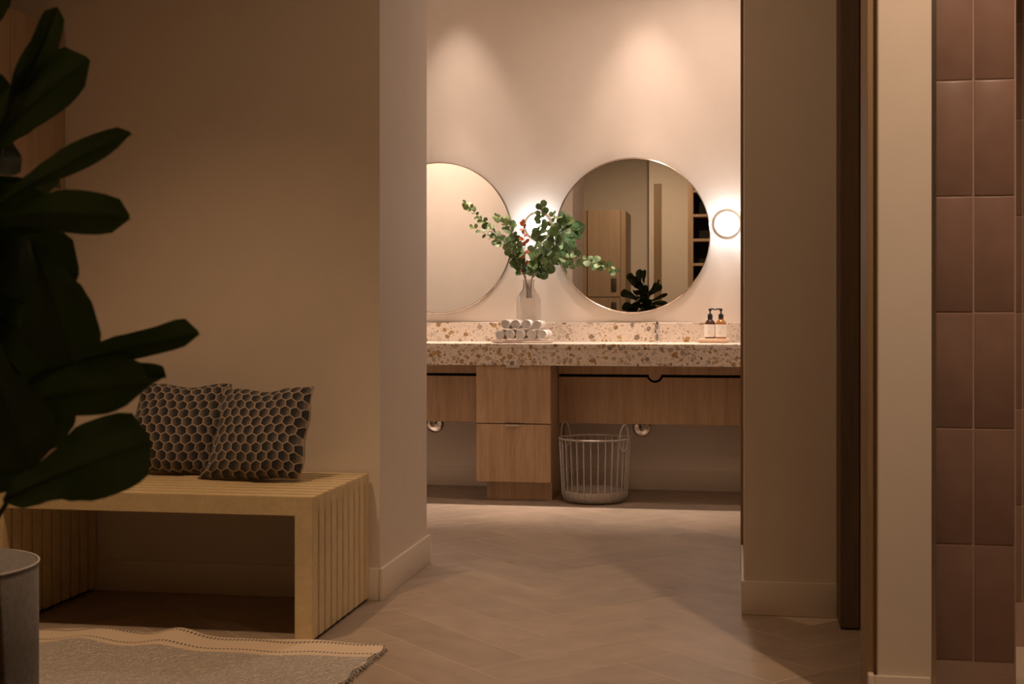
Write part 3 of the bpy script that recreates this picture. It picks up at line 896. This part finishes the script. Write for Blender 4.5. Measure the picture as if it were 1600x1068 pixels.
# ------------------------------------------------------------------ rolled towels on a tray
def towels():
    yf = 7.20
    a, b_ = PY(768, 533, yf), PY(859, 533, yf)
    tr = MB().box(a.x, b_.x, yf - 0.01, yf + 0.20, ZC + 0.004, ZC + 0.012, 0.003, 2)
    tr.box(a.x + 0.012, b_.x - 0.012, yf, yf + 0.19, ZC + 0.0004, ZC + 0.0042)
    for x in (a.x + 0.006, b_.x - 0.006):
        tr.box(x - 0.006, x + 0.006, yf - 0.008, yf + 0.198, ZC + 0.0118, ZC + 0.020, 0.002)
    tr.single('towel_tray', 'tray_resin', ((a.x + b_.x) / 2, yf + 0.09, ZC), 'flat pinkish tray under the rolled towels', 'tray', smooth=30)
    R = 0.0335
    # spiral roll section, standing for a folded cloth wound about five times
    def roll(rng):
        turns = 3.6; n = 84; th = R / (turns + 0.6)
        out, inn = [], []
        for i in range(n + 1):
            a_ = i / n * turns * 2 * PI
            r = th * 0.55 + (R - th * 0.6) * (i / n)
            wob = 1 + 0.025 * math.sin(2 * a_ + rng.uniform(-.2, .2)) + 0.012 * rng.uniform(-1, 1)
            out.append((r * wob * math.cos(a_), r * wob * math.sin(a_)))
            r2 = max(0.0008, r - th * 0.62)
            inn.append((r2 * wob * math.cos(a_), r2 * wob * math.sin(a_)))
        mb = MB()
        L = 0.19
        ys = [0.0, 0.004, L - 0.004, L]
        sc = [0.975, 1.0, 1.0, 0.975]
        vs = []
        for y, s in zip(ys, sc):
            vs += [(x * s, y, z * s) for x, z in out] + [(x * (2 - s), y, z * (2 - s)) for x, z in inn]
        k = n + 1; m_ = 2 * k
        fs = []
        for j in range(3):
            for i in range(n):
                fs.append((j * m_ + i, j * m_ + i + 1, (j + 1) * m_ + i + 1, (j + 1) * m_ + i))
                fs.append((j * m_ + k + i, (j + 1) * m_ + k + i, (j + 1) * m_ + k + i + 1, j * m_ + k + i + 1))
            fs.append((j * m_ + n, j * m_ + k + n, (j + 1) * m_ + k + n, (j + 1) * m_ + n))
            fs.append((j * m_, (j + 1) * m_, (j + 1) * m_ + k, j * m_ + k))
        for i in range(n):
            fs.append((i, k + i, k + i + 1, i + 1))
            fs.append((3 * m_ + i, 3 * m_ + i + 1, 3 * m_ + k + i + 1, 3 * m_ + k + i))
        return mb.add(vs, fs)
    rng = random.Random(2)
    meshes = [roll(rng).mesh('rolled_towel', 'towel', smooth=50) for _ in range(3)]
    w = (b_.x - a.x - 0.028)
    sp = w / 5
    zb = ZC + 0.0125 + R * 1.03
    order = ['leftmost', 'second from left', 'middle', 'second from right', 'rightmost']
    order4 = ['leftmost', 'second from left', 'second from right', 'rightmost']
    n = 0
    for row, cnt in ((0, 5), (1, 4)):
        for i in range(cnt):
            x = a.x + 0.014 + sp * (i + 0.5 + 0.5 * row)
            z = zb + row * (R * 1.72 + 0.001) - (0.002 if row else 0)
            o = bpy.data.objects.new('rolled_towel', meshes[n % 3]); n += 1
            COL.objects.link(o)
            o.location = (x, yf + 0.002 + rng.uniform(-0.008, 0.008) + 0.006 * row, z)
            o.rotation_euler = (0, rng.uniform(0, 6.28), rng.uniform(-0.03, 0.03))
            s = sp / (2 * R) * 0.965
            o.scale = (s, 1, s)
            nm = order[i] if row == 0 else order4[i]
            tag(o, 'white rolled towel, %s in the %s row of the pile' % (nm, 'bottom' if row == 0 else 'top'), 'towel', 'rolled towels on the tray')
towels()

# ------------------------------------------------------------------ vase with eucalyptus
VC = PY(826, 500, 7.50); VC.z = ZC + 0.0005
def vase():
    t = thing('bottle_vase', VC, 'milky glass bottle vase with a short neck behind the towels', 'vase')
    out = [(0, 0), (0.062, 0), (0.070, 0.006), (0.071, 0.20), (0.069, 0.245), (0.058, 0.275), (0.040, 0.298), (0.033, 0.315), (0.033, 0.352), (0.036, 0.360)]
    inn = [(0.032, 0.360), (0.029, 0.352), (0.029, 0.316), (0.036, 0.295), (0.054, 0.271), (0.065, 0.243), (0.067, 0.20), (0.066, 0.010), (0.060, 0.006), (0, 0.006)]
    MB().lathe(out + inn, VC, 48).part('glass', 'milk_glass', t, smooth=50)
vase()
def euc_leaf_mesh(name, mat, lng):
    mb = MB(); n = 12
    vs = [(0, 0, 0)]
    rows = [(0.0, 0.0)]
    top = []
    K = 9
    vs = []; fs = []
    for i in range(K + 1):
        t = i / K
        w = max(0.0005, 0.5 * lng * math.sqrt(max(0.0, 1 - (2 * t - 1) ** 2)))
        for s in (-1, 0, 1):
            vs.append((s * w, t, 0.10 * abs(s) * w * 2 + 0.12 * math.sin(PI * t) * (0.5)))
    for i in range(K):
        for j in range(2):
            a = i * 3 + j
            fs.append((a, a + 1, a + 4, a + 3))
    # short leaf stalk
    mb.add(vs, fs)
    mb.tube([(0, -0.18, -0.02), (0, 0.02, 0.0)], 0.025, 4)
    return mb.mesh(name, mat, smooth='all')
def eucalyptus():
    green = euc_leaf_mesh('leaf', 'euc_leaf', 1.0)
    oval = euc_leaf_mesh('leaf', 'euc_leaf', 0.72)
    pale = euc_leaf_mesh('leaf', 'euc_leaf_pale', 0.8)
    red = euc_leaf_mesh('leaf', 'red_leaf', 0.75)
    rng = random.Random(11)
    zc = 7.52 * 0.99
    specs = [  # pixel path, depth drift towards the viewer, leaf size from base to tip, leaf count, kind, label
        ([(824, 470), (818, 425), (795, 385), (762, 352), (728, 318)], -0.10, (0.042, 0.020), 52, 'g', 'long leafy eucalyptus stem reaching to the upper left'),
        ([(822, 470), (814, 428), (800, 395), (775, 375), (738, 354)], 0.05, (0.038, 0.018), 30, 'g', 'thin eucalyptus stem hanging over the left mirror below the longest one'),
        ([(823, 470), (818, 430), (806, 385), (795, 345)], 0.10, (0.040, 0.026), 42, 'g', 'bushy eucalyptus stem just left of the sconce'),
        ([(827, 470), (832, 425), (840, 375), (848, 324)], -0.08, (0.048, 0.026), 40, 'o', 'upright eucalyptus stem in front of the sconce'),
        ([(828, 470), (838, 425), (862, 385), (884, 345)], 0.02, (0.052, 0.036), 44, 'o', 'broad-leaved eucalyptus stem reaching over the right mirror edge'),
        ([(829, 470), (842, 425), (885, 402), (943, 414)], -0.12, (0.048, 0.024), 34, 'o', 'low eucalyptus stem stretching furthest right'),
        ([(828, 470), (836, 425), (856, 370), (866, 335)], 0.12, (0.036, 0.020), 22, 'p', 'pale young eucalyptus stem at the back'),
        ([(825, 470), (821, 425), (820, 385), (818, 350)], 0.02, (0.034, 0.022), 16, 'r', 'rust red leafy sprig rising from the vase'),
    ]
    for path, drift, (s0, s1), cnt, kind, lab in specs:
        pts = []
        for i, (x, y) in enumerate(path):
            p = P(x, y, zc * 1.0 + drift * (i / (len(path) - 1)) ** 1.5)
            if i == 0:
                p = VC + Vector((rng.uniform(-.02, .02), rng.uniform(-.02, .02), 0.255))
            if i == 1:
                p = VC + Vector(((x - 826) / 277 * 1.0, rng.uniform(-.012, .012), 0.372))
                p.x = max(VC.x - 0.022, min(VC.x + 0.022, p.x))
            pts.append(p)
        # smooth path
        fine = []
        for i in range(len(pts) - 1):
            p0, p1, p2, p3 = pts[max(0, i - 1)], pts[i], pts[i + 1], pts[min(len(pts) - 1, i + 2)]
            for k in range(8):
                u = k / 8
                fine.append(0.5 * ((2 * p1) + (p2 - p0) * u + (2 * p0 - 5 * p1 + 4 * p2 - p3) * u * u + (-p0 + 3 * p1 - 3 * p2 + p3) * u ** 3))
        fine.append(pts[-1])
        t = thing('eucalyptus_stem', fine[0], lab, 'plant', 'stems in the glass vase')
        nf = len(fine)
        MB().tube(fine, [0.0030 - 0.0018 * i / nf for i in range(nf)], 6).part('stem', 'euc_stem', t, smooth='all')
        start = 9 / nf
        for k in range(cnt):
            u = start + (1 - start) * (k + 0.5) / cnt
            fi = u * (nf - 1); i = min(nf - 2, int(fi))
            p = fine[i].lerp(fine[i + 1], fi - i)
            d = (fine[i + 1] - fine[i]).normalized()
            # leaves in pairs turning about the stem
            ang = (k % 2) * PI + (k // 2) * 1.35 + rng.uniform(-.5, .5)
            s = (s0 + (s1 - s0) * u) * rng.uniform(1.05, 1.6)
            side = d.orthogonal().normalized()
            side = Matrix.Rotation(ang, 3, d) @ side
            ly = (side * 0.8 + d * rng.uniform(0.25, 0.75)).normalized()
            if k == cnt - 1: ly = d
            view = Vector((rng.uniform(-.8, .8), -1.0, rng.uniform(-.2, 0.9))).normalized()
            lx = ly.cross(view)
            if lx.length < 0.2: lx = ly.orthogonal()
            lx.normalize(); lz = lx.cross(ly)
            mtx = Matrix((lx, ly, lz)).transposed()
            me = {'g': oval if k % 3 else green, 'o': green, 'p': pale, 'r': red}[kind]
            if kind == 'g' and k > cnt * 0.86: me = pale
            q = p + ly * s * 0.18
            # keep clear of the mirror and wall behind
            if q.y > 7.62: q.y = 7.62
            inst('leaf', me, t, q - fine[0], mtx.to_euler(), s)
eucalyptus()

# ------------------------------------------------------------------ wire laundry basket
def basket():
    c = PY(929, 782, 7.165); c.z = 0.001
    t = thing('wire_basket', c, 'grey wire laundry basket with looped handles under the vanity', 'basket')
    Rt, Rb, H, zb = 0.194, 0.174, 0.345, 0.062
    MB().lathe([(0, 0.004), (0.140, 0.0), (0.160, 0.010), (Rb, 0.034), (Rb + 0.003, zb), (Rb, zb + 0.002), (Rb - 0.004, zb), (Rb - 0.006, 0.036), (0.155, 0.016), (0, 0.012)], c, 56).part('base', 'powder_grey', t, smooth=60)
    MB().tube([c + Vector((Rt * math.cos(a * 2 * PI / 64), Rt * math.sin(a * 2 * PI / 64), H)) for a in range(64)], 0.0050, 8, closed=True).part('rim', 'powder_grey', t, smooth='all')
    wire = MB().tube([(Rt, 0, H), (Rb + 0.006, 0, zb + 0.02), (Rb + 0.005, 0, 0.04), (0.165, 0, 0.010), (0.15, 0, 0.0015)], 0.0028, 6).mesh('wire', 'powder_grey', smooth='all')
    n = 30
    for k in range(n):
        inst('wire', wire, t, (0, 0, 0), (0, 0, 2 * PI * (k + 0.5) / n))
    for a0 in (math.radians(-30), math.radians(152)):
        pts = []
        for k in range(28):
            a = 2 * PI * k / 28
            w, h = 0.040, 0.082 if math.sin(a) > 0 else 0.062
            lat = w * math.cos(a); up = h * math.sin(a)
            rad = Rt + 0.006 + 0.0 * up - (0.006 if up < 0 else 0)
            an = a0 + lat / Rt
            if up < 0: rad = Rt + 0.004 + up * (Rt - Rb) / H
            pts.append(c + Vector((rad * math.cos(an), rad * math.sin(an), H + up)))
        MB().tube(pts, 0.0040, 7, closed=True).part('handle', 'powder_grey', t, smooth='all')
basket()

# ------------------------------------------------------------------ fiddle-leaf fig in the foreground
PROF = [(0, .03), (.06, .20), (.14, .40), (.26, .52), (.40, .60), (.54, .78), (.68, .95), (.79, 1.0), (.89, .94), (.95, .78), (.985, .50), (1, .12)]
def prof(t):
    for (a, x), (b_, y) in zip(PROF, PROF[1:]):
        if t <= b_:
            u = (t - a) / (b_ - a); u = u * u * (3 - 2 * u)
            return x + (y - x) * u
    return 0.0
def fig():
    base = P(-22, 492, 1.66); base.z = 0.0
    t = thing('fiddle_leaf_fig', base, 'tall dark fiddle-leaf fig with large glossy leaves at the left edge', 'plant')
    MB().lathe([(0, 0.001), (0.135, 0.001), (0.150, 0.012), (0.175, 0.30), (0.178, 0.315), (0.165, 0.315), (0.160, 0.285), (0, 0.285)], base, 48).part('pot', 'planter', t, smooth=40)
    MB().lathe([(0, 0.286), (0.158, 0.286), (0.158, 0.288), (0.08, 0.295), (0, 0.298)], base, 32).part('soil', 'soil', t, smooth='all')
    tr = [base + Vector((0, 0, 0.25)), base + Vector((0.012, 0.0, 0.55)), base + Vector((-0.01, 0.01, 0.85)), base + Vector((0.006, -0.006, 1.1)), base + Vector((0, 0, 1.34))]
    MB().tube(tr, [0.016, 0.014, 0.011, 0.008, 0.004], 10).part('trunk', 'bark', t, smooth='all')
    rng = random.Random(21)
    def leaf(B, T, W, nrm, bend=0.02, fold=0.18, wave=0.12, twist=0.0):
        L = (T - B).length
        l = (T - B).normalized()
        w = l.cross(nrm).normalized(); n = w.cross(l)
        K, S = 16, 8
        vs, fs = [], []
        ph = rng.uniform(0, 6.28)
        for i in range(K + 1):
            u = i / K
            hw0 = W * prof(u)
            tw = twist * (u - 0.3)
            w2 = w * math.cos(tw) + n * math.sin(tw); n2 = n * math.cos(tw) - w * math.sin(tw)
            for j in range(S + 1):
                s = -1 + 2 * j / S
                hw = hw0 * (1 + 0.09 * math.sin(11 * u + ph * (1 if s > 0 else 1.7)))
                p = B + l * (L * u) + n * (bend * 4 * u * (1 - u) - bend * 1.2 * u * u)
                p = p + w2 * (s * hw) + n2 * (fold * abs(s) ** 1.3 * hw + wave * hw * math.sin(9 * u + ph + (1.6 if s > 0 else 0)) * s * s)
                p = p - n2 * (0.0018 if j % 4 == 0 and 0 < j < S else 0)
                vs.append(p)
        for i in range(K):
            for j in range(S):
                a = i * (S + 1) + j
                fs.append((a, a + 1, a + S + 2, a + S + 1))
        mb = MB().add(vs, fs)
        # raised midrib running on into the stalk
        zt = max(0.5, min(1.3, B.z - 0.05))
        k = 0
        for q0, q1 in zip(tr, tr[1:]):
            if q0.z <= zt <= q1.z:
                st = q0.lerp(q1, (zt - q0.z) / (q1.z - q0.z)); break
        else: st = tr[-1]
        if (B - st).length > 0.02:
            mb.tube([st, st.lerp(B, 0.6) - Vector((0, 0, 0.006)), B + l * 0.01], [0.004, 0.0032, 0.003], 6)
        mb.tube([vs[i * (S + 1) + S // 2] - n * 0.001 for i in range(0, K + 1, 2)], [0.0032 - 0.0026 * i / (K / 2) for i in range(K // 2 + 1)], 5)
        return mb.part('leaf', 'fig_leaf', t, smooth='all')
    V = lambda x, y, z: Vector((x, y, z)).normalized()
    toC = Vector((0.5, -0.85, 0.15))
    Z = 1.65
    def LP(bx, by, tx, ty, hw, nrm, bz=Z, tz=Z, **kw):
        leaf(P(bx, by, bz), P(tx, ty, tz), hw * Z / F_PX, nrm, **kw)
    LP(20, 160, 92, 18, 21, V(0.8, -0.55, 0.2), Z, 1.60, bend=0.008, fold=0.25, wave=0.2, twist=0.5)
    LP(0, 235, 66, 62, 22, V(0.5, -0.8, 0.1), 1.66, 1.64, bend=0.006, fold=0.2, wave=0.15)
    LP(-60, 272, 131, 90, 52, V(0.4, -0.8, 0.45), 1.68, 1.62, bend=0.008, fold=0.22, wave=0.16)
    LP(-40, 345, 198, 204, 27, V(0.3, -0.80, 0.5), 1.66, 1.60, bend=0.006, fold=0.25, wave=0.3)
    LP(-70, 358, 190, 328, 38, V(0.2, -0.85, 0.5), 1.66, 1.58, bend=0.014, fold=0.2, wave=0.3)
    LP(46, 372, 114, 560, 57, V(0.6, -0.8, 0.05), 1.62, 1.56, bend=0.010, fold=0.12, wave=0.08)
    LP(60, 582, 308, 518, 31, V(-0.05, -0.85, 0.5), 1.66, 1.62, bend=0.004, fold=0.25, wave=0.25)
    LP(-10, 650, 222, 592, 50, V(0.05, -0.82, 0.55), 1.63, 1.56, bend=0.012, fold=0.2, wave=0.25)
    LP(140, 600, 256, 584, 24, V(0.15, -0.75, 0.65), 1.69, 1.66, bend=0.004, fold=0.25, wave=0.3)
    LP(5, 782, 228, 688, 62, V(0.35, -0.85, 0.35), 1.60, 1.55, bend=0.008, fold=0.12, wave=0.22)
    LP(-50, 500, 48, 728, 52, V(0.55, -0.83, 0.1), 1.56, 1.52, bend=0.010, fold=0.1, wave=0.08)
    LP(-60, 420, 110, 420, 62, V(0.3, -0.9, 0.2), 1.70, 1.68, fold=0.1)
    LP(-40, 470, 130, 580, 66, V(0.4, -0.9, 0.1), 1.72, 1.70, fold=0.1)
    LP(-50, 620, 105, 655, 62, V(0.4, -0.9, 0.1), 1.72, 1.70, fold=0.1)
    LP(-90, 190, 15, 150, 52, V(0.4, -0.9, 0.1), 1.72, 1.70, fold=0.1)
    LP(-60, 330, 60, 350, 62, V(0.4, -0.9, 0.1), 1.72, 1.70, fold=0.1)
    LP(-80, 760, 28, 735, 30, V(0.5, -0.8, 0.2), 1.66, 1.66, fold=0.1)
    LP(-60, 260, 25, 235, 40, V(0.4, -0.9, 0.3), 1.71, 1.72, fold=0.1)
    LP(-60, 690, 70, 640, 40, V(0.4, -0.9, 0.3), 1.70, 1.72, fold=0.1)
    for px, py, tx, ty, hw in ((-110, 150, 12, 170, 50), (-80, 300, 45, 315, 42), (-90, 380, 95, 395, 48), (-70, 520, 60, 520, 66), (-80, 590, 55, 610, 66), (-90, 450, 70, 470, 60), (-60, 660, 45, 690, 30)):
        LP(px, py, tx, ty, hw, V(0.4, -0.9, 0.15), 1.74, 1.75, fold=0.12, wave=0.1)
    for px, py, tx, ty, hw in ((-90, 120, -70, -70, 45), (-130, 160, -210, -20, 50), (-40, 90, -10, -60, 35), (-120, 300, -300, 200, 60), (-110, 420, -290, 380, 62), (-100, 560, -300, 520, 60), (-60, 300, -150, 420, 60)):
        LP(px, py, tx, ty, hw, V(-0.2, 0.85, 0.4), 1.70, 1.74, fold=0.15, wave=0.2)
    # leaves round the other sides of the stem
    for k in range(20):
        a = math.radians(95 + (k * 137.5) % 150)
        z = 0.86 + 0.48 * (k / 19)
        r = rng.uniform(0.16, 0.27) * (1.0 if z < 1.15 else 0.75)
        Bp = Vector((base.x + 0.05 * math.cos(a), base.y + 0.05 * math.sin(a), z))
        Tp = Vector((base.x + r * math.cos(a), base.y + r * math.sin(a), z + rng.uniform(-0.03, 0.12)))
        leaf(Bp, Tp, rng.uniform(0.045, 0.065), V(0.3 * math.cos(a) + rng.uniform(-.3, .3), 0.3 * math.sin(a) + rng.uniform(-.3, .3), 0.9), bend=0.015, fold=0.2, wave=0.2)
fig()
